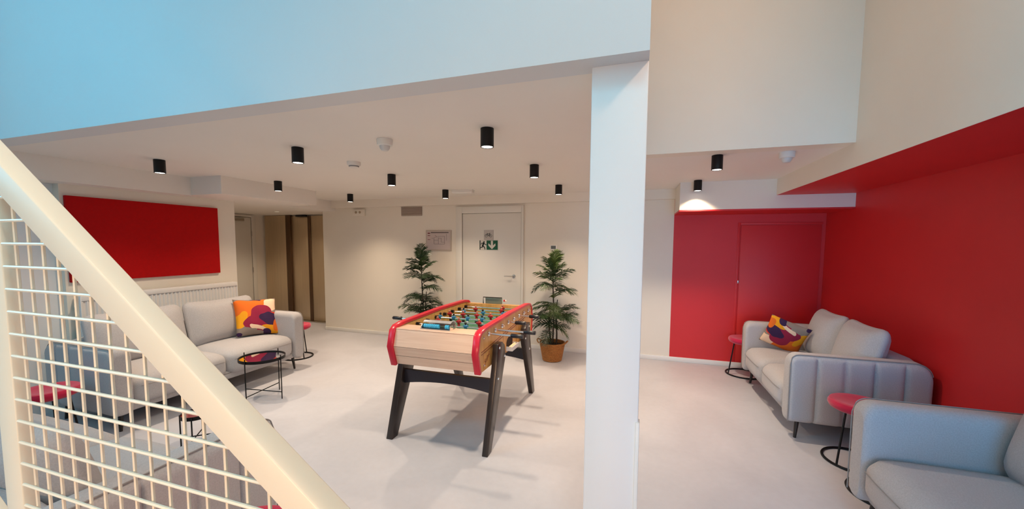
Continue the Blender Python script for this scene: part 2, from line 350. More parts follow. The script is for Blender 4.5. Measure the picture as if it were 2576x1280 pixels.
# floor plan in a frame
fp = empty('evacuation_plan', (-3.03, YB, 1.452)); tag(fp, 'framed evacuation plan on the wall left of the white door', 'poster'); of = (-3.03, YB, 1.452)
MB(of).box(-3.256, -2.805, 5.583, YB, 1.452, 1.779).build('frame', mat('pale frame', (0.55, 0.47, 0.40), .4), fp, bevel=.003)
MB(of).box(-3.236, -2.825, 5.5805, 5.584, 1.474, 1.759).build('sheet', mat('plan paper', (0.62, 0.52, 0.49), .35), fp)
q = MB(of); y = 5.579
flat(q, [(-3.165, 1.735), (-2.85, 1.735), (-2.85, 1.747), (-3.165, 1.747)], y)
for a, b in (((-3.11, 1.56), (-2.92, 1.56)), ((-3.11, 1.56), (-3.11, 1.655)), ((-3.11, 1.62), (-3.03, 1.62)), ((-3.03, 1.56), (-3.03, 1.66)), ((-3.03, 1.648), (-2.97, 1.648)), ((-2.98, 1.648), (-2.98, 1.59)), ((-2.98, 1.59), (-2.92, 1.59)), ((-2.92, 1.56), (-2.92, 1.68)), ((-2.92, 1.68), (-3.06, 1.675)), ((-3.06, 1.675), (-3.11, 1.662)), ((-3.06, 1.675), (-3.09, 1.70)), ((-3.15, 1.652), (-3.12, 1.652))):
    seg(q, a, b, .003, y)
for k in range(9): seg(q, (-2.888, 1.715 - k * .012), (-2.884, 1.715 - k * .012), .005, y)
q.build('plan_drawing', mat('plan ink', (0.06, 0.045, 0.04), .6), fp)
q = MB(of)
for z0, z1 in ((1.722, 1.738), (1.688, 1.697), (1.625, 1.632)): flat(q, [(-3.222, z0), (-3.178, z0), (-3.178, z1), (-3.222, z1)], y)
o_ = q.build('legend_blocks', mat('plan red ink', (0.22, 0.03, 0.04), .6), fp); o_['kind'] = 'stuff'
# thermostat, grille, socket
th = empty('thermostat', (-1.16, YB, 1.48)); tag(th, 'white wall thermostat with grey screen above the right palm', 'thermostat'); ot = (-1.16, YB, 1.48)
MB(ot).box(-1.215, -1.105, 5.578, YB, 1.483, 1.557).build('housing', PLASTIC, th, bevel=.005)
MB(ot).box(-1.20, -1.13, 5.5755, 5.579, 1.500, 1.545).build('screen', mat('lcd', (0.13, 0.14, 0.14), .25), th)
gr = empty('air_grille', (-3.52, YB, 2.016)); tag(gr, 'slatted air grille under the back cove', 'vent'); og = (-3.52, YB, 2.016)
MB(og).box(-3.715, -3.332, 5.594, YB, 2.016, 2.160).build('backing', mat('dark duct', (0.03, 0.016, 0.012), .9), gr)
sl = None
for k in range(8):
    if sl is None:
        sl = MB((-3.52, YB, 2.016)).prism([(5.594, 2.020), (5.586, 2.028), (5.586, 2.034), (5.594, 2.030)], -3.715, -3.332, 'X').build('slat', mat('grille slat', (0.50, 0.40, 0.33), .45), gr)
    else:
        c = sl.copy(); COL.objects.link(c); c.parent = gr; c.location.z = k * .0182
sk = empty('double_socket', (-4.54, YB, 2.024)); tag(sk, 'boxed double socket high on the back wall near the lift', 'socket'); os_ = (-4.54, YB, 2.024)
MB(os_).box(-4.66, -4.42, 5.565, YB, 2.024, 2.136).build('box', CREAM, sk, bevel=.004)
for x in (-4.59, -4.51): MB(os_).lathe([(.0, 0), (.021, 0), (.021, -.004), (.015, -.004), (.013, .004), (0, .004)], (x, 5.564, 2.087), 18, 'Y').build('outlet', mat('shaded outlet', (0.45, 0.36, 0.24), .5), sk, True)

# red alcove door, flush in the red wall
d2 = empty('door_2', (1.66, YB, 0)); struct(d2, 'flush red door in the red alcove wall'); o2 = (1.66, YB, 0)
MB(o2).box(1.236, 2.088, 5.590, YB + .01, .075, 1.822).build('door_leaf', REDP, d2, bevel=.002)
MB(o2).box(1.200, 1.230, 5.592, YB + .01, .063, 1.855).build('casing', REDP, d2, bevel=.002)
MB(o2).box(1.230, 2.10, 5.592, YB + .01, 1.828, 1.855).build('casing', REDP, d2, bevel=.002)
MB(o2).box(1.222, 1.236, 5.586, 5.594, 1.085, 1.125).build('latch', STEEL, d2, bevel=.002)

# lift lobby: stainless lift and side door
lf = empty('lift', (-6.5, 6.16, 0)); tag(lf, 'brushed steel lift doors in the lobby behind the left sofa', 'lift'); ol = (-6.5, 6.16, 0)
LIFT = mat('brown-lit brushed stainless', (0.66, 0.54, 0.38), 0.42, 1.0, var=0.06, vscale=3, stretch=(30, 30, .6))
LIFTD = mat('dark lift channel', (0.16, 0.10, 0.06), 0.4, 1.0)
MB(ol).box(-7.29, -6.73, 6.10, 6.15, 0, 2.11).build('side_panel', LIFT, lf, bevel=.004)
MB(ol).box(-6.73, -6.61, 6.085, 6.15, 0, 2.11).build('door_jamb', LIFTD, lf, bevel=.004)
MB(ol).box(-6.61, -6.18, 6.115, 6.15, 0.02, 2.09).build('door_panel', LIFT, lf, bevel=.004)
MB(ol).box(-6.18, -6.11, 6.095, 6.15, 0.02, 2.09).build('door_edge', LIFTD, lf, bevel=.004)
MB(ol).box(-6.11, -5.36, 6.105, 6.15, 0.02, 2.09).build('door_panel', LIFT, lf, bevel=.004)
MB(ol).box(-6.73, -5.36, 6.02, 6.15, 0, .018).build('sill', STEEL, lf, bevel=.003)
MB(ol).box(-6.45, -6.20, 6.07, 6.11, 2.075, 2.11).build('indicator', mat('dark display', (.006, .006, .008), .2), lf, bevel=.002)
d3 = empty('door_3', (-7.37, 5.4, 0)); struct(d3, 'white lobby door with a steel closer'); o3 = (-7.37, 5.4, 0)
MB(o3).box(-7.37, -7.335, 4.93, 5.83, .01, 2.05).build('door_leaf', DOORW, d3, bevel=.003)
MB(o3).box(-7.37, -7.33, 5.845, 5.93, 0, 2.11).build('casing', DOORW, d3, bevel=.003)
MB(o3).box(-7.37, -7.33, 4.85, 5.845, 2.062, 2.11).build('casing', DOORW, d3, bevel=.003)
MB(o3).box(-7.335, -7.28, 5.30, 5.66, 1.975, 2.035).build('closer', STEEL, d3, bevel=.004)
for z in (1.74, 1.02, .2): MB(o3).tube([(-7.325, 5.838, z - .05), (-7.325, 5.838, z + .05)], .009, 10).build('hinge', STEEL, d3, True)

# ------------------------------------------------------------------ ceiling spotlights and detectors
EMIT2 = mat('opal diffuser', (.9, .85, .75), .4, emit=((1.0, 0.85, 0.6), 0.8))
EMIT = mat('lamp lens', (1, .95, .88), .4, emit=((1.0, 0.93, 0.84), 6.0))
def make_spot(x, y, label):
    t = empty('ceiling_spotlight', (x, y, H)); tag(t, label, 'ceiling light', 'black ceiling spotlights')
    if not make_spot.proto:
        a = MB().lathe([(.0, 0), (.041, 0), (.042, -.002), (.042, -.115), (.037, -.115), (.037, -.106), (0, -.106)], n=32).build('housing', BLACK, t, True)
        b = MB().lathe([(0, -.104), (.036, -.104), (.034, -.113), (0, -.116)], n=24).build('lens', EMIT, t, True)
        make_spot.proto.extend([a.data, b.data])
    else:
        for n, d in zip(('housing', 'lens'), make_spot.proto):
            o = bpy.data.objects.new(n, d); COL.objects.link(o); o.parent = t
    ld = bpy.data.lights.new('spot_beam', 'SPOT'); ld.energy = LAMP_W; ld.color = LAMP_COL; ld.spot_size = R(SPOT_DEG); ld.spot_blend = SPOT_BLEND; ld.shadow_soft_size = .035
    l = bpy.data.objects.new('spot_beam', ld); COL.objects.link(l); l.parent = t; l.location = (0, 0, -.122)
make_spot.proto = []
for x, y, lb in ((-4.05, 2.385, 'black ceiling spotlight near the left cove, above the left sofa'),
                 (-2.49, 2.385, 'black ceiling spotlight in the near row, left of the twin detectors'),
                 (-0.92, 2.335, 'largest black ceiling spotlight, above the front of the football table'),
                 (-4.07, 3.60, 'black ceiling spotlight just under the boxed duct'),
                 (-2.49, 3.58, 'black ceiling spotlight in the middle row, below the twin detectors'),
                 (-0.92, 3.51, 'black ceiling spotlight above the back half of the football table'),
                 (-4.08, 4.83, 'small black ceiling spotlight nearest the lift lobby'),
                 (-2.49, 4.79, 'small black ceiling spotlight beside the flat emergency light'),
                 (-0.94, 4.77, 'small black ceiling spotlight above the right palm'),
                 (0.59, 3.55, 'larger black ceiling spotlight right of the pillar'),
                 (0.62, 4.84, 'smaller black ceiling spotlight right of the pillar, by the beam')):
    make_spot(x, y, lb)
for x, y, lb in ((-1.70, 2.37, 'white motion sensor on the ceiling near the largest spotlight'), (1.08, 3.58, 'white motion sensor on the ceiling right of the pillar')):
    t = empty('motion_sensor', (x, y, H)); tag(t, lb, 'motion sensor', 'ceiling motion sensors')
    MB().lathe([(0, 0), (.052, 0), (.054, -.004), (.052, -.042), (.046, -.046), (0, -.046)], n=28).build('housing', PLASTIC, t, True)
    MB().lathe([(0, -.046), (.036, -.046), (.034, -.062), (.022, -.078), (0, -.083)], n=24).build('lens', mat('frosted lens', (.66, .65, .63), .3), t, True)
t = empty('smoke_detector', (-2.44, 2.945, H)); tag(t, 'white smoke detector with dark slots on the ceiling', 'smoke detector')
MB().lathe([(0, 0), (.058, 0), (.058, -.022), (.050, -.034), (0, -.034)], n=28).build('housing', PLASTIC, t, True)
MB().lathe([(0, -.034), (.044, -.034), (.042, -.044), (0, -.044)], n=24).build('slots', GREYPL, t, True)
MB().lathe([(0, -.044), (.040, -.044), (.030, -.052), (0, -.053)], n=24).build('cap', PLASTIC, t, True)
t = empty('emergency_light', (-2.27, 4.87, H)); t.rotation_euler.z = .1; tag(t, 'flat white emergency light on the ceiling near the door', 'emergency light')
v, f = soft(.29, .11, .05, .02, 6); MB().add([(p.x, p.y, p.z - .025) for p in v], f).build('diffuser', PLASTIC, t, True)
MB().box(-.15, .15, -.058, .058, -.012, 0).build('base', TRIM, t, bevel=.004)

# stairwell and lobby downlights, then added warm fill lamps, all out of the picture
def downlight(name, label, loc, w, deg, r=.05):
    t = empty(name, loc); tag(t, label, 'ceiling light')
    MB().lathe([(r * .8, 0), (r, 0), (r, -.004), (r * .8, -.006)], n=28, cap=False).build('trim_ring', TRIM, t, True)
    MB().lathe([(0, -.001), (r * .8, -.001), (r * .78, -.004), (0, -.004)], n=24).build('lens', EMIT2, t, True)
    ld = bpy.data.lights.new('down_beam', 'SPOT'); ld.energy = w; ld.color = LAMP_COL if w == 70.0 else STAIRSPOT_COL; ld.spot_size = R(deg); ld.spot_blend = .8; ld.shadow_soft_size = .04
    l = bpy.data.objects.new('down_beam', ld); COL.objects.link(l); l.parent = t; l.location = (0, 0, -.012)
downlight('stairwell_downlight', 'recessed downlight high above the stair railing', (-1.0, .15, 4.70), STAIRSPOT_W, 58)
downlight('lobby_downlight', 'recessed downlight in front of the lift', (-6.1, 5.35, 2.115), 70.0, 130)
def fill_lamp(name, label, loc, rot, sx, sy, w, col, spread=180):
    t = empty(name, loc); t.rotation_euler = rot; tag(t, label, 'wall light')
    MB().box(-sx / 2 - .02, sx / 2 + .02, -sy / 2 - .02, sy / 2 + .02, 0, .04).build('back_plate', TRIM, t, bevel=.005)
    MB().box(-sx / 2, sx / 2, -sy / 2, sy / 2, -.03, 0).build('diffuser', EMIT2, t, bevel=.01)
    ld = bpy.data.lights.new('fill_glow', 'AREA'); ld.shape = 'RECTANGLE'; ld.size = sx; ld.size_y = sy; ld.energy = w; ld.color = col; ld.spread = R(spread)
    l = bpy.data.objects.new('fill_glow', ld); COL.objects.link(l); l.parent = t; l.location = (0, 0, -.035)
fill_lamp('warm_fill_light', 'added warm fill panel behind the viewer', (-.55, -2.56, 1.1), (R(84), 0, 0), 1.4, .4, WARM_FILL_W, WARM_FILL_COL, 70)  # added to warm pillar and rail, no lamp known there
fill_lamp('stair_fill_light', 'added warm fill lamp high beside the stairwell', (1.38, .9, 3.7), (0, R(90), 0), .3, .3, RIGHT_FILL_W, RIGHT_FILL_COL)  # added to warm the right bulkhead, no lamp known there

# ------------------------------------------------------------------ left wall: red panel and radiator
pn = MB().box(XL, XL + .035, 2.165, 3.52, 1.186, 1.985).build('red_wall_panel', REDF, bevel=.004); tag(pn, 'large plain red felt panel on the left wall', 'wall panel')
rd = empty('radiator', (XL, 2.85, 0)); tag(rd, 'white panel radiator under the red panel behind the sofa', 'radiator'); orr = (XL, 2.85, 0)
RADW = mat('radiator enamel', (.80, .79, .78), .35)
q = MB(orr); loops = []
y0, y1, x0, x1 = 2.19, 3.66, XL + .03, XL + .110
n = 40; prof = []
for k in range(n * 4 + 1):
    yk = y0 + (y1 - y0) * k / (n * 4); ph = k % 4
    prof.append((x1 - (0.010 if ph in (2, 3) else 0), yk))
prof = [(x1 - .02, y0)] + prof + [(x1 - .02, y1)]
q.prism([(p[0], p[1]) for p in prof], .36, 1.01, 'Z').build('front_panel', RADW, rd)
MB(orr).box(x0, x1 - .022, y0, y1, .36, 1.005).build('convector', RADW, rd, bevel=.003)
MB(orr).box(x0 - .005, x1 + .004, y0 - .006, y1 + .006, 1.01, 1.062).build('top_cover', RADW, rd, bevel=.004)
MB(orr).box(x0 - .005, x1 + .004, y0 - .010, y0 - .001, .35, 1.055).build('end_panel', RADW, rd, bevel=.003)
MB(orr).box(x0 - .005, x1 + .004, y1 + .001, y1 + .010, .35, 1.055).build('end_panel', RADW, rd, bevel=.003)
MB(orr).lathe([(0, 0), (.014, 0), (.014, -.02), (.009, -.024), (0, -.024)], (x0 + .04, y0 - .009, .97), 16, 'Y').build('plug', STEEL, rd, True)
for yk in (2.4, 3.45): MB(orr).box(XL + .004, x0 + .01, yk - .02, yk + .02, .5, .95).build('bracket', RADW, rd)

# ------------------------------------------------------------------ sofas
def rrect(x0, x1, z0, z1, r, n=5):
    pts = []
    for cx, cz, a0 in ((x1 - r, z1 - r, 0), (x0 + r, z1 - r, 90), (x0 + r, z0 + r, 180), (x1 - r, z0 + r, 270)):
        for k in range(n + 1):
            a = R(a0 + 90 * k / n); pts.append((cx + r * math.cos(a), cz + r * math.sin(a)))
    return pts
def make_arm(side, w, D, ah, parent):
    """quilted arm; local x outward = side"""
    th = .15; xo = side * w / 2; ny = 110; loops = []
    def ztop(y):
        rf, rb = .07, .11; yf, yb = -D / 2, D / 2 - .02
        if y < yf + rf: return ah - rf + math.sqrt(max(0, rf * rf - (yf + rf - y) ** 2))
        if y > yb - rb: return ah - rb + math.sqrt(max(0, rb * rb - (y - yb + rb) ** 2))
        return ah
    ys = [-D / 2 + (D - .02) * (0.5 - 0.5 * math.cos(math.pi * j / ny)) * 1.0 for j in range(ny + 1)]
    ch = D / 5.0
    for y in ys:
        e = min(1.0, min((y + D / 2), (D / 2 - .02 - y)) / .035); e = math.sqrt(max(0.0, 1 - (1 - e) ** 2)) if e < 1 else 1.0
        t = ((y + D / 2) / ch) % 1.0; bul = .022 * (1 - abs(2 * t - 1) ** 9)
        zt = ztop(y); ins = .02 * (1 - e)
        l = []
        for (px, pz) in rrect(-th / 2 + ins, th / 2 - ins, .150 + ins, max(zt, .3), .055):
            wgt = max(0, min(1, (px + th / 2) / th)) * max(0.0, min(1.0, (zt - pz) / .06))
            xx = px + (bul - .022) * wgt
            l.append((xo - side * (th / 2) + side * xx, y, pz))
        loops.append(l)
    a = MB().loft(loops).build('arm', FABRIC, parent, True)
    pts = [(xo - side * .012, -D / 2 + .004, .16), (xo - side * .012, -D / 2 + .002, ah - .09)]
    for y in [y for y in ys if y > -D / 2 + .012][::2]:
        zt = ztop(y)
        if zt < ah - .1: break
        pts.append((xo - side * .022, y, zt - .004))
    MB().tube(pts, .0036, 6).build('piping', PIPE, a, True)
    return a
def make_sofa(name, w, D, loc, rz, label, back=(1, 1), ah=.71):
    t = empty(name, loc, rz); tag(t, label, 'sofa', 'grey sofas')
    for s in (-1, 1): make_arm(s, w, D, ah, t)
    iw = w - .29
    MB().box(-iw / 2 - .04, iw / 2 + .04, -D / 2 + .05, D / 2 - .06, .150, .24).build('base', FABRIC, t, bevel=.02)
    v, f = soft(iw + .06, .20, .58, .07, 10)
    MB().add([(p.x, p.y + D / 2 - .165 + .05 * (p.z / .29), p.z + .415) for p in v], f).build('backrest', FABRIC, t, True)
    cw = iw / 2
    for k in (-1, 1):
        def puff(p, c):
            a = max(0, 1 - (c.x) ** 4) * max(0, 1 - (c.y) ** 4)
            return (p.x, p.y - (.02 * (1 - c.x ** 4) if c.y < -.5 else 0), p.z + (.03 * a if c.z > 0 else 0))
        v, f = soft(cw - .004, D - .20, .235, .075, 12, puff)
        sc = MB().add([(p.x + k * cw / 2, p.y - .095, p.z + .315) for p in v], f).build('seat_cushion', FABRIC, t, True)
        pp = []
        for j_ in range(17):
            u = -1 + 2 * j_ / 16; xx = u * (cw / 2 - .05)
            pp.append((k * cw / 2 + xx, -D / 2 + .004 - .02 * (1 - (xx / (cw / 2)) ** 4) - .0005, .360))
        MB().tube(pp, .0022, 6).build('piping', PIPE, sc, True)
    MB().tube([(-iw / 2 - .05, -D / 2 + .050, .215), (iw / 2 + .05, -D / 2 + .050, .215)], .005, 6).build('piping', PIPE, t, True)
    for k, on in zip((-1, 1), back):
        if not on: continue
        def puff2(p, c):
            a = max(0, 1 - abs(c.x) ** 3) * max(0, 1 - abs(c.z) ** 3)
            edge = 1 - .10 * (c.x ** 2) * (c.z ** 2)
            return (p.x * (1 - .02 * (1 - c.x ** 2)), p.y * (0.55 + .75 * a), p.z * (1 - .03 * (1 - c.x ** 2)) + .012 * c.x * c.x)
        v, f = soft(cw - .02, .17, .50, .08, 12, puff2)
        m = Matrix.Translation((k * cw / 2, D / 2 - .29, .665)) @ Matrix.Rotation(R(-14), 4, 'X')
        bc = MB().add([tuple(m @ p) for p in v], f).build('back_cushion', FABRIC, t, True)
        h = [(-1, -1), (-1, 1), (1, 1), (1, -1)]
        path = []
        for j in range(28):
            u = -1 + 2 * j / 27
            path.append(tuple(m @ Vector((u * (cw / 2 - .016) * .99, .0, .244 + .012 * u * u - .014 * (1 - u * u) - .05 * max(0, abs(u) - .88) / .12))))
        MB().tube(path, .004, 6).build('piping', PIPE, bc, True)
    for sx in (-1, 1):
        for sy in (-1, 1):
            x, y = sx * (w / 2 - .10), sy * (D / 2 - .10)
            MB().tube([(x + sx * .015, y + sy * .015, 0), (x, y, .17)], [.011, .019], 10).build('leg', DARKLEG, t, True)
    return t
SD = .92
# rz turns the local front (-y) : +90 deg -> faces +x ; -90 deg -> faces -x ; 180 -> faces +y
make_sofa('sofa', 1.89, SD, (-4.405, 2.845, 0), R(90), 'light grey sofa against the left wall in front of the radiator')
make_sofa('sofa', 1.50, SD, (1.645, 4.325, 0), R(-90), 'light grey sofa by the red wall with quilted arm towards the viewer')
make_sofa('sofa', 1.60, SD, (1.665, 1.90, 0), R(-90), 'blue-lit grey sofa cropped in the bottom right corner')
make_sofa('sofa', 2.40, SD, (-2.90, 0.985, 0), R(180), 'grey sofa seen from above through the white mesh', back=(1, 1))

def pillow(name, m, loc, rot, label, s=.45, th=.15):
    n = 22; vs = []; fs = []
    for sd in (1, -1):
        b = len(vs)
        for i in range(n + 1):
            for j in range(n + 1):
                u, v = -1 + 2 * i / n, -1 + 2 * j / n
                h = (max(0, 1 - abs(u) ** 2.6) * max(0, 1 - abs(v) ** 2.6)) ** .55
                pu = 1 - .07 * (1 - v * v); pv = 1 - .07 * (1 - u * u)
                wr = .004 * math.sin(9 * u + 3 * v) * h
                vs.append((u * pu * s / 2, -sd * (th / 2 * h + wr) if h > 0 else 0, v * pv * s / 2))
        for i in range(n):
            for j in range(n):
                q = [b + i * (n + 1) + j, b + (i + 1) * (n + 1) + j, b + (i + 1) * (n + 1) + j + 1, b + i * (n + 1) + j + 1]
                fs.append(tuple(q if sd == 1 else q[::-1]))
    o = MB().add(vs, fs).build(name, m, None, True)
    bm = bmesh.new(); bm.from_mesh(o.data); bmesh.ops.remove_doubles(bm, verts=bm.verts, dist=.0005); bmesh.ops.recalc_face_normals(bm, faces=bm.faces); bm.to_mesh(o.data); bm.free()
    o.location = loc; o.rotation_euler = rot
    tag(o, label, 'cushion', 'printed throw cushions')
    return o
PRINT = cushion_mat('abstract cushion print', 1)
pillow('throw_cushion', PRINT, (-4.36, 3.49, .67), (R(-24), R(4), R(70)), 'bright orange and plum printed cushion on the left sofa', .46)
pc = pillow('throw_cushion', PRINT, (1.50, 4.74, .63), (R(-24), R(200), R(-18)), 'dark printed cushion on the sofa by the red wall', .46)
pc.scale = (.80, .95, .80)

# ------------------------------------------------------------------ stools
def make_stool(loc, rz, label):
    t = empty('stool', loc, rz); tag(t, label, 'stool', 'crimson velvet stools with ring base')
    if not make_stool.p:
        a = MB().lathe([(0, .44), (.06, .441), (.12, .448), (.150, .456), (.168, .452), (.178, .436), (.178, .418), (.168, .400), (.145, .388), (0, .385)], n=40).build('seat', VELVET, t, True)
        ring = [(.19 * math.cos(2 * math.pi * k / 40), .19 * math.sin(2 * math.pi * k / 40), .009) for k in range(40)]
        b = MB().tube(ring, .009, 8, True).build('base_ring', BLACK, t, True)
        make_stool.p += [a.data, b.data]
    else:
        for n_, d in zip(('seat', 'base_ring'), make_stool.p[:2]):
            o = bpy.data.objects.new(n_, d); COL.objects.link(o); o.parent = t
    for k in range(3):
        an = R(120 * k)
        if len(make_stool.p) < 3:
            c = MB().tube([(.13, 0, .392), (.19, 0, .010)], .007, 8).build('leg', BLACK, t, True); make_stool.p.append(c.data)
        else:
            c = bpy.data.objects.new('leg', make_stool.p[2]); COL.objects.link(c); c.parent = t
        c.rotation_euler = (0, 0, an)
    return t
make_stool.p = []
make_stool((-4.42, 4.12, 0), R(-20), 'crimson stool at the far end of the left sofa')
make_stool((1.27, 5.30, 0), R(200), 'crimson stool in front of the red alcove door')
make_stool((1.55, 3.37, 0), R(215), 'pink-red stool between the two right-hand sofas')
make_stool((1.53, 2.955, 0), R(250), 'stool half hidden behind the blue-lit sofa, only its ring base showing')
make_stool((-4.23, 1.67, 0), R(30), 'bright red stool behind the mesh beside the left sofa')
make_stool((-1.40, 1.04, 0), R(60), 'red stool peeking out below the handrail at the bottom edge')

# ------------------------------------------------------------------ tray tables
def mirror_mat():
    return mat('mirror glass', (.80, .78, .76), .03, 1.0)
def tray(name, c, r, h, label, top_m, rz, up=.03):
    t = empty(name, (c[0], c[1], 0), rz); tag(t, label, 'side table', 'round tray tables')
    MB().lathe([(0, h - .012), (r - .006, h - .012), (r - .006, h - .004), (0, h - .004)], n=40).build('table_top', top_m, t, True)
    MB().lathe([(r - .006, h - .022), (r, h - .022), (r, h + .006), (r - .005, h + .006), (r - .006, h - .020)], n=40, cap=False).build('rim', BLACK, t, True)
    for k in range(4):
        a = R(90 * k); x, y = (r + .005) * math.cos(a), (r + .005) * math.sin(a)
        MB().tube([(x, y, 0), (x, y, h + up)], .005, 6).build('leg', BLACK, t, True)
    for k in range(2):
        a = R(90 * k); x, y = (r + .005) * math.cos(a), (r + .005) * math.sin(a)
        MB().tube([(x, y, .07 + .008 * k), (-x, -y, .07 + .008 * k)], .0045, 6).build('cross_bar', BLACK, t, True)
    return t
tray('tray_table', (-3.575, 2.905), .205, .42, 'round black tray table with mirror top beside the handrail', mirror_mat(), R(8))
tray('tray_table', (-3.21, 2.04), .10, .25, 'small low table with dark red glossy top behind the mesh', mat('dark red lacquer', (.22, .006, .014), .08, coat=.5), R(40), .0)

# ------------------------------------------------------------------ football table
T0 = (-1.44, 3.29, 0)
ft = empty('football_table', T0); tag(ft, 'wooden table football table with red rims and black splayed legs', 'football table')
xl, xr = -1.82, -1.06
PROF = [(2.585, .622), (2.535, .775), (2.568, .892), (2.60, .914), (2.68, .926), (3.30, .942), (3.86, .938), (3.955, .925), (4.005, .890), (4.03, .78), (4.005, .622)]
RIMM = mat('crimson rim plastic', (.62, .012, .035), .28)
INK = mat('dark red ink', (.16, .02, .012), .5)
for s, xa, xb in ((-1, xl + .008, xl + .042), (1, xr - .042, xr - .008)):
    sp = MB(T0).prism(PROF, xa, xb, 'X').build('side_panel', OAK, ft)
    loops = []
    for i, (y, z) in enumerate(PROF):
        a = Vector(PROF[max(i - 1, 0)]); b = Vector(PROF[min(i + 1, len(PROF) - 1)]); d = (b - a).normalized(); nn = Vector((-d.y, d.x))
        if (Vector((y, z)) - Vector((3.3, .75))).dot(nn) < 0: nn = -nn
        x0 = xa - .008; x1 = xb + .008
        o_ = Vector((y, z)); p1 = o_ - nn * .004; p2 = o_ + nn * .016; p3 = o_ + nn * .020
        loops.append([(x0, p1.x, p1.y), (x0, p2.x, p2.y), (x0 + .006, p3.x, p3.y), (x1 - .006, p3.x, p3.y), (x1, p2.x, p2.y), (x1, p1.x, p1.y)])
    MB(T0).loft(loops).build('rim', RIMM, ft, True)
    if s == 1:
        MB(T0).prism([(2.60, .772), (3.90, .858), (3.90, .862), (2.60, .776)], xb - .001, xb + .0015, 'X').build('pinstripe', INK, sp)
        MB(T0).prism([(2.60, .752), (3.90, .838), (3.90, .842), (2.60, .756)], xb - .001, xb + .0015, 'X').build('pinstripe', INK, sp)
        for yk in (2.64, 3.09, 3.30, 3.48, 3.70): MB(T0).box(xb - .001, xb + .0008, yk, yk + .003, .64, .75 + (.08 if yk > 3 else 0)).build('panel_line', mat('wood joint', (.30, .12, .02), .6), sp)
        cu = bpy.data.curves.new('script_lettering', 'FONT'); cu.body = 'Sulpie'; cu.size = .052; cu.shear = .6; cu.extrude = .0006; cu.offset = -.0012; cu.align_x = 'CENTER'
        to = bpy.data.objects.new('script_lettering', cu); COL.objects.link(to)
        dg = bpy.context.evaluated_depsgraph_get(); me = bpy.data.meshes.new_from_object(to.evaluated_get(dg)); bpy.data.objects.remove(to)
        me.materials.clear(); me.materials.append(INK)
        lo = bpy.data.objects.new('script_lettering', me); COL.objects.link(lo); lo.parent = sp
        lo.matrix_local = Matrix.Translation((xb + .0015 - T0[0], 2.715 - T0[1], .690)) @ Matrix.Rotation(R(90), 4, 'Z') @ Matrix.Rotation(R(90), 4, 'X') @ Matrix.Rotation(R(30), 4, 'Z')
        bo = None
        for yk, zk in ((2.655, .665), (2.64, .875), (3.93, .70), (3.93, .90)):
            MB(T0).lathe([(0, 0), (.009, 0), (.009, .006), (.004, .009), (0, .009)], (xb, yk, zk), 12, 'X').build('bolt', CHROME, sp, True)
for y_in, sg in ((0, 1), (1, -1)):   # the two end boxes: boards follow the profile
    pr = PROF[:4] if sg == 1 else PROF[::-1][:4]
    y_far = 2.72 if sg == 1 else 3.90
    # lower, middle and top boards
    def at(z):
        (ya, za), (yb, zb) = pr[0], pr[1]; return ya + (yb - ya) * (z - za) / (zb - za)
    g = .0015
    e0, e1 = xl + .045, xr - .045
    zt = .912
    ytop = pr[2][0] + sg * .004
    MB(T0).prism([(at(.628), .628), (at(.700 - g), .700 - g), (at(.70) + sg * .03, .700 - g), (at(.628) + sg * .03, .628)], e0, e1, 'X').build('end_board', MAPLE, ft)
    MB(T0).prism([(at(.700 + g), .700 + g), (at(.774), .774), (at(.774) + sg * .03, .774), (at(.70) + sg * .03, .700 + g)], e0, e1, 'X').build('end_board', MAPLE, ft)
    MB(T0).prism([(pr[1][0] + sg * .001, .777), (ytop, zt - .010), (ytop + sg * .03, zt - .010), (pr[1][0] + sg * .03, .777)], e0, e1, 'X').build('end_board', MAPLE, ft)
    MB(T0).prism([(ytop, zt - .007), (ytop + sg * .004, zt), (y_far, zt + (0 if sg == 1 else .006)), (y_far, zt - .02), (ytop + sg * .03, zt - .02)], e0, e1, 'X').build('top_board', MAPLE if sg == 1 else OAK, ft)
    MB(T0).box(e0, e1, min(y_far, y_far - sg * .02), max(y_far, y_far - sg * .02), .78, zt - .02).build('end_wall', OAK, ft)
MB(T0).box(xl + .045, xr - .045, 2.60, 3.98, .632, .700).build('cabinet', OAK, ft)
pf = MB(T0).box(xl + .045, xr - .045, 2.72, 3.90, .70, .795).build('playfield', mat('green playfield', (.06, .22, .13), .5), ft)
LINE = mat('pitch lines', (.18, .36, .26), .5)
MB(T0).box(-1.78, -1.10, 3.307, 3.313, .795, .7965).build('pitch_line', LINE, pf)
for yk in (2.95, 3.67): MB(T0).box(-1.62, -1.26, yk - .003, yk + .003, .795, .7965).build('pitch_line', LINE, pf)
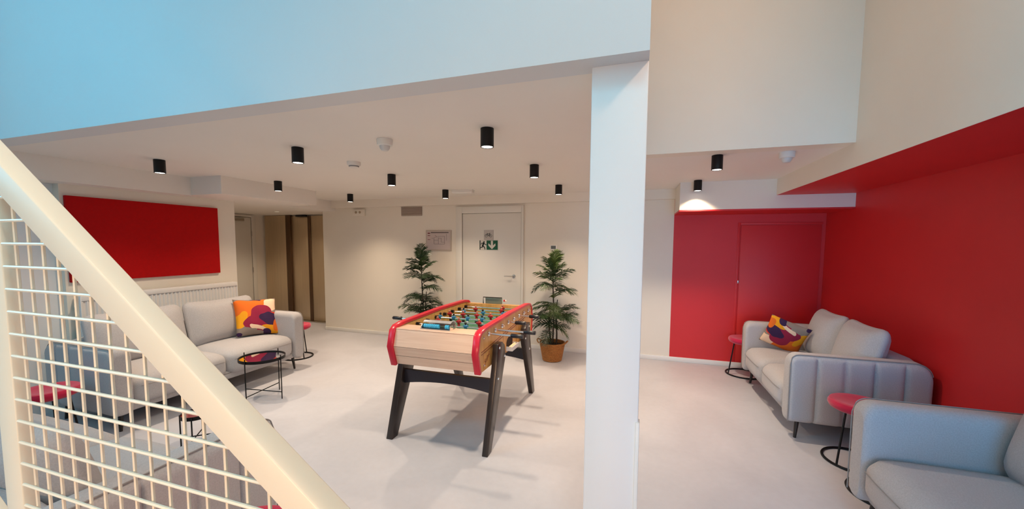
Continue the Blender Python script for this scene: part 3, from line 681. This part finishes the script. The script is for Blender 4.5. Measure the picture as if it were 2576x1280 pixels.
# rods, players, grips
REDS = mat('red player paint', (.42, .010, .014), .35); BLUES = mat('blue player paint', (.03, .20, .38), .35)
SKIN = mat('player head dark', (.02, .012, .010), .4); SKINR = mat('player head pink', (.55, .22, .16), .4); BOOT = mat('player boots', (.03, .012, .02), .4); SHORTW = mat('player shorts', (.55, .58, .62), .4)
def player_mesh(team):
    m = bpy.data.meshes.new('player')
    q = MB(); parts = []
    def addp(mb, mi): parts.append((mb, mi))
    addp(MB().lathe([(0, -.022), (.013, -.020), (.019, .002), (.022, .018), (.017, .026), (0, .029)], n=12), 0)           # torso
    addp(MB().tube([(-.021, 0, .018), (-.026, .006, .0)], [.007, .006], 7).tube([(.021, 0, .018), (.026, .006, 0)], [.007, .006], 7), 0)
    addp(MB().lathe([(0, .026), (.008, .030), (.0125, .040), (.010, .051), (0, .055)], n=12), 1)                          # head
    addp(MB().lathe([(0, -.046), (.012, -.046), (.014, -.030), (.013, -.020), (0, -.020)], n=10), 2)                      # shorts / legs
    addp(MB().box(-.012, .012, -.010, .012, -.078, -.046), 3)                                                            # foot block
    vs, fs, mi = [], [], []
    for mb, k in parts:
        n = len(vs); vs += mb.v; fs += [tuple(i + n for i in f) for f in mb.f]; mi += [k] * len(mb.f)
    m.from_pydata(vs, [], fs)
    bm = bmesh.new(); bm.from_mesh(m); bmesh.ops.recalc_face_normals(bm, faces=bm.faces); bm.to_mesh(m); bm.free()
    for x in ((REDS, SKINR, REDS, BOOT) if team == 'red' else (BLUES, SKIN, SHORTW, BOOT)): m.materials.append(x)
    for p, k in zip(m.polygons, mi): p.material_index = k; p.use_smooth = True
    return m
PM = {'red': player_mesh('red'), 'blue': player_mesh('blue')}
RODZ = .885
rods = [('blue', [0.06], 'R', -.885), ('blue', [-.14, .12], 'R', -.826), ('red', [-.22, -.02, .17], 'L', 0), ('blue', [-.29, -.15, -.01, .13, .27], 'R', -.998),
        ('red', [-.27, -.13, .01, .15, .29], 'L', 0), ('blue', [-.20, .01, .22], 'R', -.961), ('red', [-.14, .14], 'L', 0), ('red', [.10], 'L', 0)]
for i, (team, xs_, side, g0) in enumerate(rods):
    y = 2.717 + .163 * i
    y = max(y, 2.735)
    if side == 'R': xa, xb = xl - .02, g0; ga, gb = g0, g0 + .095
    else: xa, xb = (-2.03 if i == 2 else -1.90), xr + .018; ga, gb = xa - .095, xa
    rd_ = MB(T0).tube([(xa, y, RODZ), (xb, y, RODZ)], .0075, 10).build('rod', CHROME, ft, True)
    MB(T0).tube([(ga, y, RODZ), (ga + .006, y, RODZ), (gb - .006, y, RODZ), (gb, y, RODZ)], [.012, .0165, .0165, .013], 12).build('grip', GRIPB, rd_, True)
    for xx in (xl + .006, xr - .006):
        sgn = -1 if xx < -1.4 else 1
        MB(T0).lathe([(0, 0), (.020, 0), (.020, sgn * .006), (.013, sgn * .014), (0, sgn * .014)], (xx, y, RODZ), 14, 'X').build('bearing', CHROME, rd_, True)
        MB(T0).lathe([(0, 0), (.016, 0), (.015, -sgn * .03), (0, -sgn * .03)], (xx - sgn * .036, y, RODZ), 12, 'X').build('bumper', GRIPB, rd_, True)
    for x in xs_:
        p = bpy.data.objects.new('player', PM[team]); COL.objects.link(p); p.parent = rd_
        p.scale = (.85, .85, .85); p.location = (x, y - T0[1], RODZ + .0); p.rotation_euler = (random.uniform(-.35, .35), 0, 0 if team == 'blue' else math.pi)
# score counters
SC_BLUE = mat('blue counter beads', (.05, .42, .68), .25); SC_RED = mat('red counter beads', (.5, .02, .03), .3)
CLEAR = mat('smoky clear cover', (.62, .62, .63), .15, 0.6)
sc1 = MB(T0).box(-1.575, -1.325, 2.605, 2.70, .912, .918).build('score_counter', STEEL, ft)
for x in (-1.572, -1.33): MB(T0).prism([(2.61, .915), (2.66, .915), (2.66, .945), (2.645, .953), (2.625, .95), (2.61, .935)], x, x + .006, 'X').build('counter_bracket', CHROME, sc1)
for k in range(10):
    x = -1.558 + (k * .0165 if k < 8 else .05 + k * .0165)
    MB(T0).lathe([(0, 0), (.015, 0), (.0165, .004), (.0165, .011), (.015, .015), (0, .015)], (x, 2.635, .935), 14, 'X').build('bead', SC_BLUE, sc1, True)
arc = []
for k in range(11):
    a = R(5 + 118 * k / 10); arc.append((2.668 + .062 * math.cos(a), .913 + .062 * math.sin(a)))
MB(T0).prism(arc + [(p[0] - .003, p[1] - .003) for p in arc[::-1]], -1.566, -1.33, 'X').build('cover', CLEAR, sc1, True)
sc2 = MB(T0).box(-1.58, -1.39, 3.965, 3.985, .905, .985).build('score_board', mat('grey green board', (.16, .22, .19), .3), ft, bevel=.003)
MB(T0).tube([(-1.60, 3.955, .915), (-1.60, 3.955, .985), (-1.385, 3.955, .985)], .005, 6).build('board_frame', BLACK, sc2, True)
for x in (-1.365, -1.345): MB(T0).lathe([(0, 0), (.011, 0), (.011, .012), (0, .012)], (x, 3.96, .955), 12, 'X').build('bead', SC_RED if x < -1.35 else PLASTIC, sc2, True)
# ball scoop in the right side panel
hp = [(3.26 + .085 * math.cos(a), .695 + .055 * math.sin(a)) for a in [2 * math.pi * k / 20 for k in range(20)]]
MB(T0).prism(hp, xr - .010, xr - .0055, 'X').build('ball_opening', mat('dark opening', (.02, .006, .006), .8), ft)
sp_ = MB(T0).prism([(3.17, .640), (3.35, .640), (3.36, .672), (3.355, .676), (3.165, .676), (3.16, .672)], xr + .045, xr + .052, 'X')
sp_.box(3.17 * 0 + xr - .006, xr + .05, 3.17, 3.35, .638, .645).box(xr - .006, xr + .05, 3.163, 3.170, .640, .676).box(xr - .006, xr + .05, 3.35, 3.357, .640, .676)
sp_.build('ball_tray', mat('pale tray plastic', (.72, .72, .74), .35), ft)
BALLM = mat('cork ball', (.78, .66, .42), .6)
for k in range(4):
    a = MB(T0); v, f = soft(.034, .034, .034, .017, 5); a.add([(p.x + xr + .024, p.y + 3.20 + k * .037, p.z + .664) for p in v], f); a.build('ball', BALLM, ft, True)
# legs and stretchers
LEGM = mat('black lacquered leg', (.024, .015, .013), .28)
for s, xa, xb in ((-1, xl - .062, xl - .006), (1, xr + .006, xr + .052)):
    for pts in ([(2.575, 0), (2.655, 0), (2.985, .66), (2.955, .755), (2.90, .79), (2.80, .79), (2.77, .62)],
                [(3.955, 0), (3.875, 0), (3.545, .66), (3.575, .755), (3.63, .79), (3.73, .79), (3.76, .62)]):
        lg = MB(T0).prism(pts, xa, xb, 'X').build('leg', LEGM, ft, bevel=.004)
        sy = 1 if pts[0][0] < 3.2 else -1
        xo = xb if s == 1 else xa
        for yy_, zz_ in ((pts[5][0] + sy * .03, .755), (pts[2][0] - sy * .03, .66), (pts[5][0] + sy * .0, .52)):
            MB(T0).lathe([(0, 0), (.010, 0), (.008, s * .005), (0, s * .006)], (xo, yy_, zz_), 12, 'X').build('bolt', CHROME, lg, True)
for y0_, sg in ((2.765, 1), (3.735, -1)):
    pts = []
    nseg = 16
    for k in range(nseg + 1):
        x = (xl - .006) + (xr - xl + .012) * k / nseg; pts.append((x, .405 + .035 * (1 - ((2 * k / nseg) - 1) ** 2)))
    pts += [(xr + .006, .52), (xl - .006, .52)]
    MB(T0).prism(pts, y0_, y0_ + sg * .03, 'Y').build('stretcher', mat('dark blue-black lacquer', (.018, .016, .026), .3), ft)

# ------------------------------------------------------------------ palms
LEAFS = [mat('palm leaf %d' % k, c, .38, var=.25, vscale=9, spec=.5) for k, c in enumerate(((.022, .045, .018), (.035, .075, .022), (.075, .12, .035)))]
STEM = mat('palm stem', (.045, .03, .018), .7)
def frond_mesh(L, droop, nl, seed, width):
    rn = random.Random(seed); q = MB(); pts = []
    n = 10
    for k in range(n + 1):
        t = k / n; pts.append(Vector((L * (t - .12 * droop * t * t), 0, L * (.35 * t - .62 * droop * t * t))))
    q.tube(pts, [.0045 * (1 - .75 * k / n) + .0008 for k in range(n + 1)], 5)
    for i in range(nl):
        t = .14 + .86 * i / (nl - 1); k = min(n - 1, int(t * n)); fr = t * n - k; p = pts[k].lerp(pts[k + 1], fr); d = (pts[k + 1] - pts[k]).normalized()
        ll = width * (math.sin(math.pi * min(1, .18 + .8 * t)) ** .7) * rn.uniform(.85, 1.1)
        for s in (-1, 1):
            sd = Vector((0, s, 0)); up_ = d.cross(sd) * s * -1
            if up_.z < 0: up_ = -up_
            dr = (sd * math.cos(.55 + .35 * t) + d * math.sin(.55 + .35 * t) + up_ * rn.uniform(.0, .25)).normalized()
            w = .0105 * (1 - .35 * t); wv = d * w
            mid = p + dr * ll * .5; tip = p + dr * ll + Vector((0, 0, -ll * rn.uniform(.15, .40)))
            nrm = up_ * .0006
            b = len(q.v)
            q.add([p - wv * .6, p + wv * .6, mid + wv, mid - wv, tip], [(0, 1, 2, 3), (3, 2, 4)])
    return q
FR = []
for k, (L, dr, nl, wd) in enumerate(((.40, .75, 20, .17), (.36, 1.0, 19, .16), (.33, .55, 18, .15), (.28, .3, 17, .13), (.32, 1.25, 18, .16))):
    q = frond_mesh(L, dr, nl, k + 3, wd)
    for mi in range(3):
        o = q.build('frond', LEAFS[mi]); FR.append(o.data); COL.objects.unlink(o)
        bpy.data.objects.remove(o)
def basket_mat():
    m = bpy.data.materials.new('woven seagrass'); m.use_nodes = True; nt = m.node_tree; b = nt.nodes['Principled BSDF']
    tc = nt.nodes.new('ShaderNodeTexCoord'); mp = nt.nodes.new('ShaderNodeMapping'); mp.inputs['Scale'].default_value = (40, 40, 70)
    nt.links.new(tc.outputs['Object'], mp.inputs[0])
    n = nt.nodes.new('ShaderNodeTexVoronoi'); n.inputs['Scale'].default_value = 1.6; nt.links.new(mp.outputs[0], n.inputs['Vector'])
    r = nt.nodes.new('ShaderNodeValToRGB'); r.color_ramp.elements[0].color = (.50, .22, .055, 1); r.color_ramp.elements[1].color = (.25, .09, .02, 1)
    nt.links.new(n.outputs['Distance'], r.inputs[0]); nt.links.new(r.outputs[0], b.inputs['Base Color'])
    bp = nt.nodes.new('ShaderNodeBump'); bp.inputs['Strength'].default_value = .6; bp.inputs['Distance'].default_value = .006; bp.invert = True
    nt.links.new(n.outputs['Distance'], bp.inputs['Height']); nt.links.new(bp.outputs[0], b.inputs['Normal'])
    b.inputs['Roughness'].default_value = .75
    return m
BASK = basket_mat()
def palm(loc, top, seed, label, light):
    rn = random.Random(seed)
    t = empty('potted_palm', loc); tag(t, label, 'potted plant', 'potted palms in baskets')
    prof = [(0, .004), (.125, .004)]
    nr = 15
    for k in range(nr * 4 + 1):
        u = k / (nr * 4); prof.append((.128 + .045 * u + .0035 * math.sin(2 * math.pi * nr * u), .006 + .245 * u))
    prof += [(.160, .250), (.155, .20), (0, .20)]
    bk = MB().lathe(prof, n=36).build('basket', BASK, t, True)
    for s in (-1, 1):
        pts = []
        for k in range(11):
            a = math.pi * k / 10; pts.append((s * (.168 + .040 * math.sin(a)), -.075 * math.cos(a) , .238 + .035 * math.sin(a)))
        MB().tube(pts, .008, 7).build('handle', BASK, bk, True)
    MB().lathe([(0, .19), (.152, .19), (.152, .205), (.08, .212), (0, .214)], n=24).build('soil', mat('dark potting soil', (.03, .018, .012), .95, bump=.4, bscale=80), t, True)
    stems = []
    for k, (bx, by, tx, ty, h) in enumerate(((0, 0, .01, -.01, top - .16), (.04, .02, .06, .03, top * .58), (-.035, .03, -.05, .05, top * .48))):
        pts = [(bx + (tx - bx) * u + .012 * math.sin(5 * u + k), by + (ty - by) * u, .20 + (h - .20) * u) for u in [j / 8 for j in range(9)]]
        MB().tube(pts, [.013 * (1 - .55 * j / 8) for j in range(9)], 7).build('stem', STEM, t, True); stems.append(pts)
    nF = 46
    for k in range(nF):
        u = k / (nF - 1)
        if k % 3 == 0 or u > .62: st = stems[0]
        elif k % 3 == 1: st = stems[1]
        else: st = stems[2]
        uu = (.32 + .68 * u) if st is stems[0] else min(1.0, .35 + .95 * u)
        j = min(7, int(uu * 8)); a, b = Vector(st[j]), Vector(st[j + 1]); p = a.lerp(b, uu * 8 - j)
        az = k * 2.39996 + rn.uniform(-.35, .35)
        if u > .92: tilt, ty = rn.uniform(34, 72), rn.choice((3, 2, 3))
        elif u > .72: tilt, ty = rn.uniform(12, 42), rn.choice((2, 3, 2))
        else: tilt, ty = rn.uniform(-6, 26), rn.choice((0, 1, 4, 0, 2))
        mi = rn.choice((0, 1, 1, 2, 2) if light else (0, 0, 0, 1))  # bright light put into the colour: the lit palm gets paler leaves
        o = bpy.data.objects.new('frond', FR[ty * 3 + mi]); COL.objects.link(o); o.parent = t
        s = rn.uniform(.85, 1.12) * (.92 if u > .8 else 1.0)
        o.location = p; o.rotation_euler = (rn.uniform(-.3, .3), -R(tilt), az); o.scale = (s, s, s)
    return t
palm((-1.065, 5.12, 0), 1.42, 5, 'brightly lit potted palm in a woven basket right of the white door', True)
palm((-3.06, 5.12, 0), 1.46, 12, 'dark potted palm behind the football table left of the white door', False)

# ------------------------------------------------------------------ stair railing with wire mesh
YR = .467
rl = empty('stair_railing', (-.85, YR, 0)); tag(rl, 'cream stair railing with sloping handrail and square wire mesh', 'railing'); orl = (-.85, YR, 0)
def ztop(x): return 1.149 + (-.47 - x) * .7073      # top near edge of the rail
TV = .072                                            # vertical depth of the rail
q = MB(orl); xa, xb = -2.6, -.428
q.add([(xa, YR, ztop(xa)), (xb, YR, ztop(xb)), (xb, YR, ztop(xb) - TV), (xa, YR, ztop(xa) - TV),
       (xa, YR + .041, ztop(xa)), (xb, YR + .041, ztop(xb)), (xb, YR + .041, ztop(xb) - TV), (xa, YR + .041, ztop(xa) - TV)],
      [(0, 1, 2, 3), (4, 7, 6, 5), (0, 4, 5, 1), (3, 2, 6, 7), (0, 3, 7, 4), (1, 5, 6, 2)])
q.build('handrail', CREAMM, rl, bevel=.003)
MB(orl).box(-.468, -.428, YR + .001, YR + .040, 0, ztop(-.428) - TV - .03).build('end_post', CREAMM, rl, bevel=.002)
MB(orl).box(-1.40, -1.328, YR + .004, YR + .026, 0, ztop(-1.30) - TV + .02).build('post', CREAMM, rl, bevel=.003)
MB(orl).box(-2.45, -2.38, YR + .006, YR + .046, 0, ztop(-2.4) - TV + .02).build('post', CREAMM, rl, bevel=.003)
def zlow(x): return max(.12, ztop(x) - .98)
pts = [(xa, zlow(xa)), (-.43, zlow(-.43)), (-.43, zlow(-.43) - .12), (xa, zlow(xa) - .2)]
MB(orl).prism(pts, YR, YR + .04, 'Y').build('stringer', CREAMM, rl, bevel=.002)
WR = .0033
for k in range(-2, 18):
    x = (-2.64 + .107 * k) * YR
    if x > -.45: break
    MB(orl).tube([(x, YR + .010, zlow(x) - .03), (x, YR + .010, ztop(x) - TV + .03)], WR, 6).build('vertical_wire', CREAMM, rl, True)
for k in range(-6, 14):
    z = EYE + (1.129 - .1065 * k - EYE) * YR
    # reaches from the post to where it meets the rail
    xe = -.47 - (z + TV - .008 - 1.149) / .7073
    xs0 = -1.318
    xe = min(xe, -.43)
    if xe < xs0 + .03: continue
    MB(orl).tube([(xs0, YR + .004, z), (min(xe + .035, -.43), YR + .004, z)], WR, 6).build('horizontal_wire', CREAMM, rl, True)
